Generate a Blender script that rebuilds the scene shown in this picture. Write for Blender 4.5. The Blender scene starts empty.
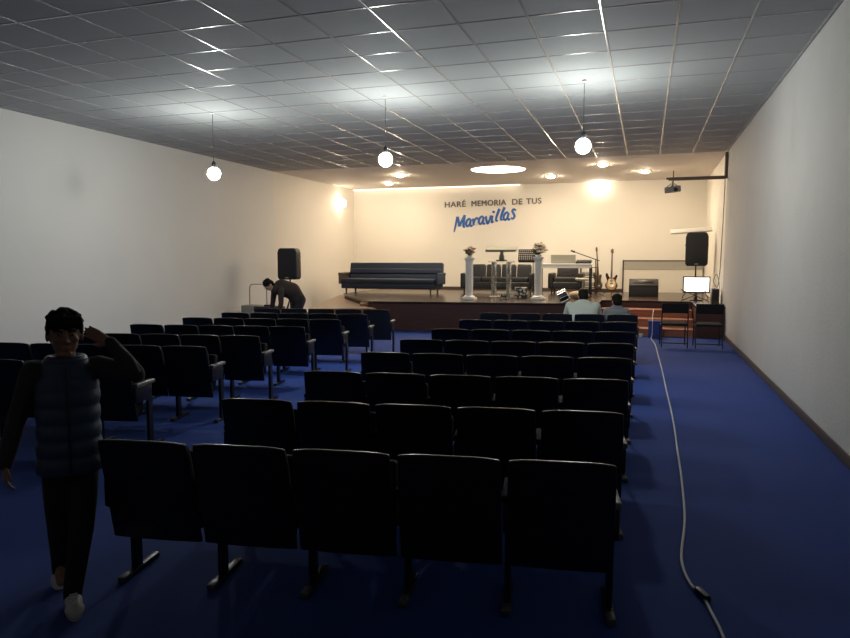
import bpy, bmesh, math, random
from mathutils import Vector, Matrix, Euler
random.seed(7)
S = bpy.context.scene
COL = S.collection
PI = math.pi
V = Vector
RX, LX, YB, YF, H = 1.64, -9.6, 21.7, -3.2, 4.04
ST = 0.69                                   # stage floor height

# ------------------------------------------------------------------ materials
def mat(name, col, rough=0.6, metal=0.0, noise=0.12, scale=8.0, bump=0.0, bscale=60.0, emit=None, strength=0.0, alpha=1.0, trans=0.0, coat=0.0, spec=0.5, coords='Object'):
    m = bpy.data.materials.new(name); m.use_nodes = True
    nt = m.node_tree; b = nt.nodes['Principled BSDF']
    tc = nt.nodes.new('ShaderNodeTexCoord')
    n = nt.nodes.new('ShaderNodeTexNoise'); n.inputs['Scale'].default_value = scale; n.inputs['Detail'].default_value = 3
    nt.links.new(tc.outputs[coords], n.inputs['Vector'])
    mx = nt.nodes.new('ShaderNodeMix'); mx.data_type = 'RGBA'
    c = list(col) + [1]
    mx.inputs[6].default_value = [x * (1 - noise) for x in c[:3]] + [1]
    mx.inputs[7].default_value = [min(1, x * (1 + noise)) for x in c[:3]] + [1]
    nt.links.new(n.outputs['Fac'], mx.inputs[0]); nt.links.new(mx.outputs[2], b.inputs['Base Color'])
    b.inputs['Roughness'].default_value = rough; b.inputs['Metallic'].default_value = metal
    b.inputs['Specular IOR Level'].default_value = spec
    b.inputs['Transmission Weight'].default_value = trans
    b.inputs['Coat Weight'].default_value = coat
    b.inputs['Alpha'].default_value = alpha
    if emit:
        b.inputs['Emission Color'].default_value = list(emit) + [1]; b.inputs['Emission Strength'].default_value = strength
    if bump:
        n2 = nt.nodes.new('ShaderNodeTexNoise'); n2.inputs['Scale'].default_value = bscale; n2.inputs['Detail'].default_value = 4
        bp = nt.nodes.new('ShaderNodeBump'); bp.inputs['Strength'].default_value = bump; bp.inputs['Distance'].default_value = 0.01
        nt.links.new(tc.outputs[coords], n2.inputs['Vector']); nt.links.new(n2.outputs['Fac'], bp.inputs['Height'])
        nt.links.new(bp.outputs['Normal'], b.inputs['Normal'])
    return m

def wood(name, c1, c2, rough=0.3, axis=0, plank=0.12):
    m = mat(name, c1, rough); nt = m.node_tree; b = nt.nodes['Principled BSDF']
    tc = nt.nodes.new('ShaderNodeTexCoord'); mp = nt.nodes.new('ShaderNodeMapping')
    mp.inputs['Scale'].default_value = (0.6, 9, 9) if axis == 0 else (9, 0.6, 9)
    nt.links.new(tc.outputs['Object'], mp.inputs['Vector'])
    n = nt.nodes.new('ShaderNodeTexNoise'); n.inputs['Scale'].default_value = 3; n.inputs['Detail'].default_value = 5
    nt.links.new(mp.outputs[0], n.inputs['Vector'])
    r = nt.nodes.new('ShaderNodeValToRGB'); r.color_ramp.elements[0].color = list(c1) + [1]; r.color_ramp.elements[1].color = list(c2) + [1]
    r.color_ramp.elements[0].position = 0.3; r.color_ramp.elements[1].position = 0.7
    nt.links.new(n.outputs['Fac'], r.inputs[0]); nt.links.new(r.outputs[0], b.inputs['Base Color'])
    return m

M = dict(
    wall=mat('white_plaster_paint', (.68, .67, .645), .55, noise=.03, scale=1.5, bump=.25, bscale=45),
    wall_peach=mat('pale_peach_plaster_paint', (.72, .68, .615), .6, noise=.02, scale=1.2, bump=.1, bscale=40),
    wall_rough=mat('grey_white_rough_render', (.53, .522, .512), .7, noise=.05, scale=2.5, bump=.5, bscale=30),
    wall_stage=mat('cream_plaster_paint', (.80, .76, .68), .6, noise=.02, scale=1.2, bump=.1, bscale=40),
    tile=mat('grey_ceiling_tile', (.355, .36, .36), .8, noise=.06, scale=60, bump=.2, bscale=120),
    tbar=mat('glossy_tee_bar', (.355, .36, .36), .24, metal=.12, noise=.03, scale=4, spec=.9),
    plaster_ceiling=mat('smooth_ceiling_plaster', (.74, .68, .62), .7, noise=.03, scale=2),
    carpet=mat('royal_blue_carpet', (.022, .058, .275), .85, noise=.22, scale=160, bump=.4, bscale=400, spec=.25),
    base=mat('brown_skirting', (.07, .05, .04), .5, noise=.15),
    stage_floor=wood('dark_polished_boards', (.026, .013, .009), (.055, .028, .019), .25),
    riser=wood('red_brown_panel', (.045, .014, .011), (.07, .022, .016), .45),
    steps=wood('reddish_step_boards', (.34, .12, .065), (.46, .19, .11), .35),
    ltwood=wood('light_oak_boards', (.15, .075, .04), (.23, .125, .07), .3, axis=1),
    black_fab=mat('black_fabric', (.012, .012, .015), .85, noise=.3, scale=200, bump=.3, bscale=300, spec=.2),
    black_shell=mat('black_plastic_shell', (.010, .010, .013), .30, noise=.15, scale=30, bump=.05, bscale=200),
    black_metal=mat('black_painted_metal', (.012, .012, .014), .35, metal=.3, noise=.15),
    black_case=mat('black_speaker_case', (.012, .012, .014), .5, noise=.2, scale=80, bump=.2, bscale=250),
    grille=mat('black_speaker_grille', (.018, .018, .022), .6, metal=.2, noise=.5, scale=300, bump=.5, bscale=500),
    grey_plastic=mat('grey_armrest_plastic', (.15, .145, .14), .35, noise=.1, scale=30),
    chrome=mat('chrome', (.8, .8, .8), .15, metal=1, noise=.04),
    foot_steel=mat('worn_foot_cap', (.09, .09, .09), .4, metal=.5, noise=.2),
    steel=mat('brushed_steel', (.5, .5, .5), .3, metal=1, noise=.1, scale=40),
    navy=mat('navy_sofa_cloth', (.018, .028, .055), .7, noise=.25, scale=90, bump=.3, bscale=250),
    blk_leather=mat('black_leather', (.016, .015, .016), .4, noise=.2, scale=60, bump=.25, bscale=180),
    white=mat('white_paint', (.8, .78, .74), .45, noise=.04, scale=6),
    white_board=mat('white_board', (.72, .67, .58), .5, noise=.03, scale=3),
    grey_band=mat('grey_board_band', (.36, .34, .29), .5, noise=.05),
    dark_wood=mat('dark_frame_wood', (.06, .04, .03), .4, noise=.2, scale=20),
    acrylic=mat('clear_acrylic', (.92, .93, .9), .08, trans=.9, noise=.01),
    frost=mat('frosted_acrylic', (.26, .26, .20), .35, trans=.1, noise=.05),
    cable=mat('white_cable', (.55, .55, .57), .5, noise=.03),
    black_cable=mat('dark_cable', (.03, .03, .03), .5, noise=.05),
    blue_bin=mat('blue_box_fabric', (.03, .045, .22), .8, noise=.2, scale=120),
    taupe=mat('taupe_metal', (.16, .115, .085), .5, metal=.2, noise=.1, scale=20),
    grey_case=mat('grey_case', (.30, .29, .25), .5, noise=.08, scale=20),
    laptop=mat('grey_laptop_lid', (.34, .33, .27), .45, noise=.04, scale=10),
    screen=mat('lit_screen', (.9, .9, .9), .3, emit=(1, .98, .95), strength=2.2, noise=.02),
    letter_grey=mat('grey_vinyl_letter', (.15, .125, .12), .5, noise=.08, scale=6),
    letter_blue=mat('blue_vinyl_letter', (.02, .12, .42), .45, noise=.1, scale=6),
    skin=mat('skin', (.28, .14, .09), .5, noise=.08, scale=20),
    skin2=mat('light_brown_skin', (.42, .24, .16), .5, noise=.08, scale=20),
    hair=mat('black_hair', (.006, .005, .004), .8, noise=.4, scale=120, bump=.5, bscale=160, spec=.2),
    eye=mat('dark_eye', (.02, .015, .012), .15, noise=.1),
    eyewhite=mat('eye_white', (.30, .27, .25), .25, noise=.04),
    lip=mat('lip', (.27, .10, .08), .5, noise=.08),
    vest=mat('navy_quilted_nylon', (.025, .05, .10), .5, noise=.15, scale=25, bump=.15, bscale=50),
    sleeve=mat('charcoal_knit', (.035, .032, .032), .85, noise=.2, scale=150, bump=.3, bscale=250),
    stripe=mat('pale_sleeve_stripe', (.3, .3, .3), .7, noise=.1),
    trouser=mat('black_cotton', (.012, .011, .014), .9, noise=.2, scale=100),
    shoe=mat('white_trainer', (.55, .55, .55), .55, noise=.08, scale=40),
    sole=mat('pale_rubber_sole', (.4, .4, .4), .7, noise=.08, scale=40),
    brown_cloth=mat('dark_brown_cloth', (.030, .018, .013), .85, noise=.2, scale=90),
    pale_shirt=mat('pale_grey_green_shirt', (.42, .46, .42), .8, noise=.06, scale=30, bump=.1, bscale=30),
    grey_shirt=mat('grey_blue_shirt', (.14, .15, .17), .8, noise=.1, scale=40),
    paper=mat('white_paper', (.8, .8, .78), .7, noise=.02),
    leaf=mat('dull_green_leaf', (.10, .12, .05), .6, noise=.3, scale=20),
    petal=mat('cream_petal', (.62, .52, .40), .6, noise=.15, scale=30),
    petal2=mat('dusty_pink_petal', (.38, .22, .16), .6, noise=.15, scale=30),
    drum=mat('dark_drum_shell', (.03, .02, .02), .25, noise=.2, coat=.5),
    drumskin=mat('drum_skin', (.75, .68, .55), .5, noise=.05),
    guitar_neck=mat('maple_neck', (.12, .06, .03), .35, noise=.2, scale=30),
    cream=mat('cream_guitar_plate', (.75, .60, .38), .35, noise=.05, scale=20),
    dguitar=mat('dark_bass_body', (.05, .025, .02), .25, noise=.2, coat=.4),
    tan=mat('tan_bag_cloth', (.45, .33, .22), .7, noise=.15, scale=30),
    ctrl=mat('control_panel', (.05, .05, .055), .4, noise=.6, scale=260),
)
COOL, WARM = (.95, 1.0, .95), (1.0, .80, .56)
M['bulb'] = mat('lit_cool_bulb', (1, 1, 1), .4, emit=COOL, strength=260, noise=.0)
M['down'] = mat('lit_warm_downlight', (1, 1, 1), .4, emit=WARM, strength=530, noise=.0)
M['globe'] = mat('lit_warm_globe', (1, 1, 1), .4, emit=(1, .86, .66), strength=22, noise=.0)
M['disc'] = mat('lit_ceiling_disc', (1, 1, 1), .4, emit=(1, .86, .66), strength=22, noise=.0)
M['strip'] = mat('lit_cove_strip', (1, 1, 1), .4, emit=(1, .82, .62), strength=3.6, noise=.0)

def patterned():
    m = mat('black_white_pattern', (.2, .2, .2), .7); nt = m.node_tree; b = nt.nodes['Principled BSDF']
    tc = nt.nodes.new('ShaderNodeTexCoord'); v = nt.nodes.new('ShaderNodeTexVoronoi'); v.inputs['Scale'].default_value = 16
    nt.links.new(tc.outputs['Object'], v.inputs['Vector'])
    r = nt.nodes.new('ShaderNodeValToRGB'); r.color_ramp.elements[0].color = (.55, .55, .5, 1); r.color_ramp.elements[1].color = (.03, .03, .03, 1)
    r.color_ramp.elements[0].position = .35; r.color_ramp.elements[1].position = .6
    nt.links.new(v.outputs['Distance'], r.inputs[0]); nt.links.new(r.outputs[0], b.inputs['Base Color'])
    return m
M['pattern'] = patterned()
def sunburst():
    m = mat('sunburst_lacquer', (.5, .3, .1), .22, coat=.5); nt = m.node_tree; b = nt.nodes['Principled BSDF']
    tc = nt.nodes.new('ShaderNodeTexCoord'); mp = nt.nodes.new('ShaderNodeMapping')
    mp.inputs['Location'].default_value = (0, 0, -1.2); mp.inputs['Scale'].default_value = (5.2, .5, 4.0)
    g = nt.nodes.new('ShaderNodeTexGradient'); g.gradient_type = 'SPHERICAL'
    nt.links.new(tc.outputs['Object'], mp.inputs['Vector']); 
    mp.inputs['Location'].default_value = (0, 0, -.27 * 4.0)
    nt.links.new(mp.outputs[0], g.inputs['Vector'])
    r = nt.nodes.new('ShaderNodeValToRGB'); e = r.color_ramp.elements
    e[0].position = .20; e[0].color = (.025, .01, .006, 1); e[1].position = .50; e[1].color = (.62, .38, .16, 1)
    nt.links.new(g.outputs['Fac'], r.inputs[0]); nt.links.new(r.outputs[0], b.inputs['Base Color'])
    return m
M['sunburst'] = sunburst()

# ------------------------------------------------------------------ mesh helper
def rotmat(r): return Euler(r).to_matrix().to_4x4() if r else Matrix()
class MB:
    def __init__(s): s.bm = bmesh.new()
    def _merge(s, t, mtx):
        bmesh.ops.transform(t, matrix=mtx, verts=t.verts)
        me = bpy.data.meshes.new('tmp'); t.to_mesh(me); t.free(); s.bm.from_mesh(me); bpy.data.meshes.remove(me)
    def box(s, c, size, rot=None, bev=0.0, seg=2, taper=None):
        t = bmesh.new(); bmesh.ops.create_cube(t, size=1)
        for v in t.verts:
            k = 1.0
            if taper and v.co.z > 0: k = taper
            v.co = V((v.co.x * size[0] * k, v.co.y * size[1], v.co.z * size[2]))
        if bev: bmesh.ops.bevel(t, geom=t.edges[:], offset=bev, segments=seg, profile=.6, affect='EDGES')
        s._merge(t, Matrix.Translation(V(c)) @ rotmat(rot)); return s
    def b2(s, lo, hi, bev=0.0):
        return s.box([(a + b) / 2 for a, b in zip(lo, hi)], [b - a for a, b in zip(lo, hi)], None, bev)
    def cyl(s, p0, p1, r0, r1=None, seg=16, cap=True):
        p0, p1 = V(p0), V(p1); d = p1 - p0; r1 = r0 if r1 is None else r1
        t = bmesh.new(); bmesh.ops.create_cone(t, cap_ends=cap, segments=seg, radius1=max(r0, 1e-4), radius2=max(r1, 1e-4), depth=d.length)
        s._merge(t, Matrix.Translation((p0 + p1) / 2) @ d.to_track_quat('Z', 'Y').to_matrix().to_4x4()); return s
    def ball(s, c, r, rot=None, u=16, v=10):
        if not hasattr(r, '__len__'): r = (r, r, r)
        t = bmesh.new(); bmesh.ops.create_uvsphere(t, u_segments=u, v_segments=v, radius=1)
        s._merge(t, Matrix.Translation(V(c)) @ rotmat(rot) @ Matrix.Diagonal((*r, 1))); return s
    def cap(s, p0, r0, p1, r1, seg=14):
        s.ball(p0, r0, u=seg, v=8); s.ball(p1, r1, u=seg, v=8)
        if (V(p1) - V(p0)).length > 1e-4: s.cyl(p0, p1, r0, r1, seg)
        return s
    def chain(s, pts):
        for a, b in zip(pts, pts[1:]): s.cap(a[0], a[1], b[0], b[1])
        return s
    def tube(s, pts, r, seg=8, closed=False, radii=None):
        pts = [V(p) for p in pts]; n = len(pts); rings = []; up = V((0, 0, 1)); prev = None
        for i, p in enumerate(pts):
            if closed: d = pts[(i + 1) % n] - pts[i - 1]
            else: d = pts[min(i + 1, n - 1)] - pts[max(i - 1, 0)]
            d.normalize()
            if prev is None:
                a = d.cross(up); a = d.cross(V((1, 0, 0))) if a.length < .05 else a
            else: a = prev - d * prev.dot(d)
            a.normalize(); prev = a; b = d.cross(a); rr = radii[i] if radii else r
            rings.append([s.bm.verts.new(p + (a * math.cos(2 * PI * k / seg) + b * math.sin(2 * PI * k / seg)) * rr) for k in range(seg)])
        m = n if closed else n - 1
        for i in range(m):
            A, B = rings[i], rings[(i + 1) % n]
            for k in range(seg): s.bm.faces.new((A[k], A[(k + 1) % seg], B[(k + 1) % seg], B[k]))
        if not closed:
            s.bm.faces.new(rings[0]); s.bm.faces.new(rings[-1][::-1])
        return s
    def prism(s, poly, z0, z1, mtx=None, bev=0.0):
        t = bmesh.new(); vs = [t.verts.new((x, y, z0)) for x, y in poly]; f = t.faces.new(vs)
        ex = bmesh.ops.extrude_face_region(t, geom=[f])
        for g in ex['geom']:
            if isinstance(g, bmesh.types.BMVert): g.co.z = z1
        bmesh.ops.recalc_face_normals(t, faces=t.faces)
        if bev: bmesh.ops.bevel(t, geom=t.edges[:], offset=bev, segments=2, profile=.6, affect='EDGES')
        s._merge(t, mtx or Matrix()); return s
    def lathe(s, prof, c=(0, 0, 0), seg=24, flute=0):
        rings = []
        for r, z in prof:
            rings.append([s.bm.verts.new(V(c) + V((r * (1 - (flute if k % 2 else 0)) * math.cos(2 * PI * k / seg), r * (1 - (flute if k % 2 else 0)) * math.sin(2 * PI * k / seg), z))) for k in range(seg)])
        for A, B in zip(rings, rings[1:]):
            for k in range(seg): s.bm.faces.new((A[k], A[(k + 1) % seg], B[(k + 1) % seg], B[k]))
        s.bm.faces.new(rings[0][::-1]); s.bm.faces.new(rings[-1]); return s
    def loft(s, rings):
        R = [[s.bm.verts.new(p) for p in r] for r in rings]; n = len(R[0])
        for A, B in zip(R, R[1:]):
            for k in range(n): s.bm.faces.new((A[k], A[(k + 1) % n], B[(k + 1) % n], B[k]))
        s.bm.faces.new(R[0][::-1]); s.bm.faces.new(R[-1]); return s
    def mesh(s, name, m, smooth=True, angle=40):
        bmesh.ops.recalc_face_normals(s.bm, faces=s.bm.faces)
        me = bpy.data.meshes.new(name)
        if smooth:
            ca = math.radians(angle)
            for f in s.bm.faces: f.smooth = True
            for e in s.bm.edges:
                if len(e.link_faces) == 2 and e.calc_face_angle(0) > ca: e.smooth = False
        s.bm.to_mesh(me); s.bm.free(); me.materials.append(m); return me
    def build(s, name, m, parent=None, smooth=True, **kw):
        o = bpy.data.objects.new(name, s.mesh(name, m, smooth)); COL.objects.link(o)
        if parent: o.parent = parent
        return o
    def fuse(s, name, m, parent=None, voxel=.012, it=6):
        """one continuous surface out of overlapping limbs"""
        me = s.mesh(name, m, False); o = bpy.data.objects.new(name, me); COL.objects.link(o)
        r = o.modifiers.new('r', 'REMESH'); r.mode = 'VOXEL'; r.voxel_size = voxel; r.use_smooth_shade = True
        sm = o.modifiers.new('s', 'SMOOTH'); sm.factor = .5; sm.iterations = it
        dg = bpy.context.evaluated_depsgraph_get(); dg.update()
        nm = bpy.data.meshes.new_from_object(o.evaluated_get(dg)); o.modifiers.clear(); o.data = nm; bpy.data.meshes.remove(me)
        nm.name = name
        if not nm.materials: nm.materials.append(m)
        for p in nm.polygons: p.use_smooth = True
        if parent: o.parent = parent
        return o

def tag(o, label, cat, group=None, kind=None):
    o['label'] = label; o['category'] = cat
    if group: o['group'] = group
    if kind: o['kind'] = kind
    return o
def thing(name, label, cat, loc=(0, 0, 0), rz=0.0, group=None):
    o = bpy.data.objects.new(name, None); COL.objects.link(o); o.location = loc; o.rotation_euler = (0, 0, rz); o.empty_display_size = .1
    return tag(o, label, cat, group)
def struct(o, label, cat): return tag(o, label, cat, kind='structure')
def copy_tree(o, parent=None):
    c = o.copy(); COL.objects.link(c)
    if parent: c.parent = parent
    for ch in list(o.children): copy_tree(ch, c)
    return c

# ------------------------------------------------------------------ setting
YC = 16.4                                    # tiled ceiling ends here, plaster above the stage
struct(MB().b2((LX - .2, YF - .2, -.1), (RX + .2, YB + .2, 0)).build('floor', M['carpet'], smooth=False), 'royal blue carpet floor of the hall', 'floor')
struct(MB().b2((LX - .15, YF, 0), (LX, YC, H)).build('wall_left', M['wall'], smooth=False), 'long white wall on the left side of the hall', 'wall')
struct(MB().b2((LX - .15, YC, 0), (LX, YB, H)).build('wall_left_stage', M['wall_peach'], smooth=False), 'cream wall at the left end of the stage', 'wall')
struct(MB().b2((RX, YF, 0), (RX + .15, YC, H)).build('wall_right', M['wall_rough'], smooth=False), 'long white rough wall on the right side', 'wall')
struct(MB().b2((RX, YC, 0), (RX + .15, YB, H)).build('wall_right_stage', M['wall_stage'], smooth=False), 'narrow cream wall at the right end of the stage', 'wall')
struct(MB().b2((LX - .15, YB, 0), (RX + .15, YB + .15, H)).build('wall_back', M['wall_stage'], smooth=False), 'cream wall behind the stage carrying the lettering', 'wall')
struct(MB().b2((-1.45, YB - .03, ST), (RX, YB, H)).build('wall_back_panel', M['wall_stage'], smooth=False), 'slightly forward right-hand part of the cream back wall', 'wall')
struct(MB().b2((LX - .15, YF - .15, 0), (RX + .15, YF, H)).build('wall_front', M['wall'], smooth=False), 'white wall at the rear end of the hall', 'wall')
struct(MB().b2((LX - .15, YF - .15, H), (RX + .15, YC, H + .1)).build('ceiling', M['tile'], smooth=False), 'suspended grey tile ceiling over the seating', 'ceiling')
struct(MB().b2((LX - .15, YC, H), (RX + .15, YB + .15, H + .1)).build('ceiling_stage', M['plaster_ceiling'], smooth=False), 'smooth plaster ceiling above the stage', 'ceiling')
g = MB()
x = -.46 - .69 * 14
while x < RX:
    if x > LX: g.box((x, (YF + YC) / 2, H), (.026, YC - YF, .008), None, .003, 2)
    x += .69
y = YF + .3
while y < YC:
    g.box(((LX + RX) / 2, y, H), (RX - LX, .026, .007), None, .003, 2); y += .69
struct(g.build('trim_1', M['tbar']), 'shiny pale grid bars of the tile ceiling', 'trim')
struct(MB().b2((RX - .018, YF, 0), (RX, 15.7, .10), .004).build('baseboard_right', M['base']), 'brown skirting board along the right wall', 'baseboard')
struct(MB().b2((LX, YF, 0), (LX + .018, YB, .10), .004).build('baseboard_left', M['base']), 'brown skirting board along the left wall', 'baseboard')
struct(MB().b2((LX, YB - .05, ST), (RX, YB, ST + .09), .004).build('baseboard_back', M['base']), 'dark skirting board behind the stage', 'baseboard')
# stage: main platform, right landing and left end; all standing on the floor
sp = MB().prism([(-6.3, 15.05), (-1.0, 15.75), (-1.0, 17.25), (1.05, 17.25), (1.05, 15.7), (RX, 15.7), (RX, YB), (-8.45, YB), (-8.45, 18.3)], ST - .05, ST)
struct(sp.build('stage_floor', M['stage_floor'], smooth=False), 'dark polished wooden stage floor', 'stage')
sr = MB().prism([(-6.26, 15.08), (-1.02, 15.77), (-1.02, 17.27), (1.07, 17.27), (1.07, 15.72), (RX, 15.72), (RX, YB), (-8.41, YB), (-8.41, 18.3)], 0, ST - .05)
struct(sr.build('stage_riser', M['riser'], smooth=False), 'red brown front panel of the stage', 'stage')
lw = MB().prism([(-7.35, 14.0), (-5.9, 14.55), (-6.36, 15.1), (-8.47, 18.32), (-8.47, YB), (-9.2, YB), (-9.15, 19.6)], 0, .56)
struct(lw.build('stage_wing', M['ltwood'], smooth=False), 'lower pale wooden deck at the left end of the stage', 'stage')
t = thing('stage_steps', 'reddish wooden steps up to the right side of the stage', 'steps', (0, 15.7, 0))
for k in range(3):
    MB().b2((-.99, .0 + .5 * k, 0), (1.04, 1.53, .165 * (k + 1) + .005)).build('riser', M['riser'], t, False) if False else None
    MB().b2((-.99, .5 * k, .172 * k), (1.04, 1.53, .172 * (k + 1) - .03)).build('step_riser', M['steps'], t, False)
    MB().b2((-.995, .5 * k - .03, .172 * (k + 1) - .03), (1.045, 1.53, .172 * (k + 1)), .004).build('tread', M['steps'], t)
tag(MB().box((-6.55, 15.9, .59), (.55, 1.3, .06), (0, 0, .35), .006).build('step_board', M['steps']), 'orange wooden step board beside the pale stage deck', 'step')

# ------------------------------------------------------------------ lamps
NAMES = ['hanging bulb nearest the left wall', 'hanging bulb in the middle of the room', 'hanging bulb nearest the right wall']
for (x, y, z), nm in zip([(-6.65, 9.52, 3.07), (-3.63, 9.36, 3.14), (-.83, 9.34, 3.19)], NAMES):
    t = thing('pendant_bulb', 'glowing white ' + nm + ', on a thin cord', 'lamp', (x, y, z), 0, 'hanging bulbs over the seating')
    MB().ball((0, 0, 0), .10, u=24, v=16).build('bulb', M['bulb'], t)
    MB().lathe([(.03, .085), (.034, .10), (.034, .16), (.02, .19), (.008, .2)]).build('socket', M['black_metal'], t)
    MB().cyl((0, 0, .19), (0, 0, H - z - .03), .004, seg=8).build('cord', M['black_cable'], t)
    MB().lathe([(.03, H - z - .025), (.03, H - z - .01), (.026, H - z)]).build('ceiling_rose', M['white'], t)
DL = [((-2.63, 19.75), 'third stage downlight from left, right of the round ceiling light'), ((-1.08, 17.65), 'stage downlight nearest the seating, right of the round ceiling light'),
      ((-.09, 19.4), 'rightmost small downlight in the stage ceiling'), ((-6.63, 18.21), 'small stage downlight, upper of the two left of the round light'),
      ((-7.66, 20.03), 'small leftmost stage downlight close to the glowing strip')]
for (x, y), lab in DL:
    t = thing('recessed_downlight', lab, 'lamp', (x, y, H), 0, 'warm downlights in the stage ceiling')
    MB().tube([(.125 * math.cos(a * PI / 16), .125 * math.sin(a * PI / 16), -.006) for a in range(32)], .016, 8, True).build('trim_ring', M['white'], t)
    MB().lathe([(.02, -.062), (.06, -.055), (.09, -.038), (.108, -.012), (.110, -.002)]).build('lens', M['down'], t)
t = thing('round_ceiling_light', 'large round glowing light set in the stage ceiling', 'lamp', (-3.74, 17.75, H))
MB().lathe([(.70, -.02), (.70, -.002)], seg=48).build('diffuser', M['disc'], t)
MB().tube([(.71 * math.cos(a * PI / 32), .71 * math.sin(a * PI / 32), -.008) for a in range(64)], .018, 8, True).build('rim', M['white'], t)
t = thing('light_strip', 'long glowing strip where stage ceiling meets back wall', 'lamp', (-6.7, YB - .09, H))
MB().b2((-2.85, -.04, -.03), (2.85, .02, -.012), .006).build('diffuser', M['strip'], t)
MB().b2((-2.87, -.06, -.014), (2.87, .05, 0), .003).build('housing', M['white'], t)
def wall_globe(loc, n, lab):
    t = thing('globe_lamp', lab, 'lamp', loc); n = V(n)
    MB().ball(n * .13, .13, u=24, v=16).build('globe', M['globe'], t)
    MB().cyl(n * 0, n * .03, .07, .06, 20).build('mount', M['white'], t)
wall_globe((LX, 20.5, 3.5), (1, 0, 0), 'glowing round wall lamp on the left wall above the sofa')
wall_globe((-1.4, YB - .15, H), (0, 0, -1), 'glowing globe lamp above the guitar at the back wall')

# ------------------------------------------------------------------ lettering on the back wall
t = thing('wall_lettering', 'grey capital lettering HARÉ MEMORIA DE TUS on the back wall', 'lettering', (-6.33, YB - .008, 3.375))
t.rotation_euler = (0, math.radians(-1.0), 0)
def word(txt, x0, w):
    cu = bpy.data.curves.new('lettering', 'FONT'); cu.body = txt; cu.size = .25; cu.extrude = .006; cu.offset = 0; cu.space_character = 1.1
    fo = bpy.data.objects.new('tmp', cu); COL.objects.link(fo); dg = bpy.context.evaluated_depsgraph_get(); dg.update()
    me = bpy.data.meshes.new_from_object(fo.evaluated_get(dg)); bpy.data.objects.remove(fo)
    lo = min(v.co.x for v in me.vertices); hi = max(v.co.x for v in me.vertices)
    for v in me.vertices: v.co = V(((v.co.x - lo) * w / (hi - lo), -v.co.z, v.co.y))
    bm = bmesh.new()
    for k, (dx, dz) in enumerate([(0, 0), (.009, 0), (-.009, 0), (0, .006), (0, -.006)]):
        n0 = len(bm.verts); bm.from_mesh(me); bm.verts.ensure_lookup_table()
        for v in bm.verts[n0:]: v.co += V((dx, -.0006 * k, dz))
    bm.to_mesh(me); bm.free()
    me.materials.clear(); me.materials.append(M['letter_grey']); me.name = 'word'
    o = bpy.data.objects.new('word', me); COL.objects.link(o); o.parent = t; o.location = (x0, 0, 0)
word('HARÉ', 0, .70); word('MEMORIA', .90, 1.13); word('DE', 2.23, .32); word('TUS', 2.68, .47)
def cat(pts, n=8):
    P = [V(p) for p in pts]; P = [P[0] * 2 - P[1]] + P + [P[-1] * 2 - P[-2]]; out = []
    for i in range(1, len(P) - 2):
        for k in range(n):
            t = k / n; a, b, c, d = P[i - 1:i + 3]
            out.append(.5 * ((2 * b) + (c - a) * t + (2 * a - 5 * b + 4 * c - d) * t * t + (3 * b - a - 3 * c + d) * t ** 3))
    out.append(P[-2]); return out
# brush strokes of the script word, in centimetre-like units on the wall (u right, v up)
STROKES = [
    [(2, 0, .6), (7, 20, 1), (13, 44, 1.35)], [(13, 44, 1.3), (17, 30, 1.3), (19, 17, 1.2)], [(19, 17, 1.2), (28, 34, 1.25), (37, 50, 1.3)], [(37, 50, 1.3), (34, 34, 1.3), (33, 19, 1.3), (37, 15, .8)],
    [(56, 38, 1), (50, 40, 1.2), (43, 33, 1.2), (41, 24, 1.2), (46, 19, 1.1), (52, 25, 1), (57, 38, 1.1)], [(57, 39, 1.2), (54, 27, 1.2), (57, 20, 1), (62, 23, .7)],
    [(63, 42, 1.1), (65, 32, 1.2), (65, 23, 1.1)], [(65, 28, .9), (70, 40, 1.1), (76, 44, 1.2), (79, 40, .9)],
    [(97, 47, 1), (91, 49, 1.2), (84, 43, 1.2), (82, 33, 1.2), (87, 28, 1.1), (93, 34, 1), (98, 47, 1.1)], [(98, 48, 1.2), (95, 36, 1.2), (98, 29, 1), (102, 32, .7)],
    [(104, 51, 1.1), (106, 40, 1.2), (110, 31, 1.2), (116, 42, 1), (120, 54, 1.1)],
    [(125, 54, 1.2), (123, 43, 1.2), (124, 35, 1.1), (129, 38, .7)], [(127, 61, 1.5), (130, 67, 1.4)],
    [(147, 74, 1.5), (142, 62, 1.4), (137, 48, 1.2), (137, 40, 1), (143, 41, .7)],
    [(163, 79, 1.5), (157, 66, 1.4), (152, 52, 1.2), (152, 44, 1), (158, 45, .7)],
    [(175, 63, 1), (169, 65, 1.2), (162, 58, 1.2), (160, 49, 1.2), (165, 44, 1.1), (171, 50, 1), (176, 63, 1.1)], [(176, 64, 1.2), (173, 52, 1.2), (176, 45, 1), (181, 49, .7)],
    [(198, 72, 1), (192, 75, 1.2), (187, 70, 1.2), (191, 63, 1.2), (194, 56, 1.2), (189, 49, 1.1), (183, 51, 1)],
]
t = thing('script_lettering', 'blue handwritten script lettering Maravillas on the back wall', 'lettering', (-6.04, YB - .008, 2.62))
def stretch(u, v):
    base = 19 + (u - 37) * .205
    return (u * .0104, 0, .0072 * (base + (v - base) * 1.6))
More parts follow.
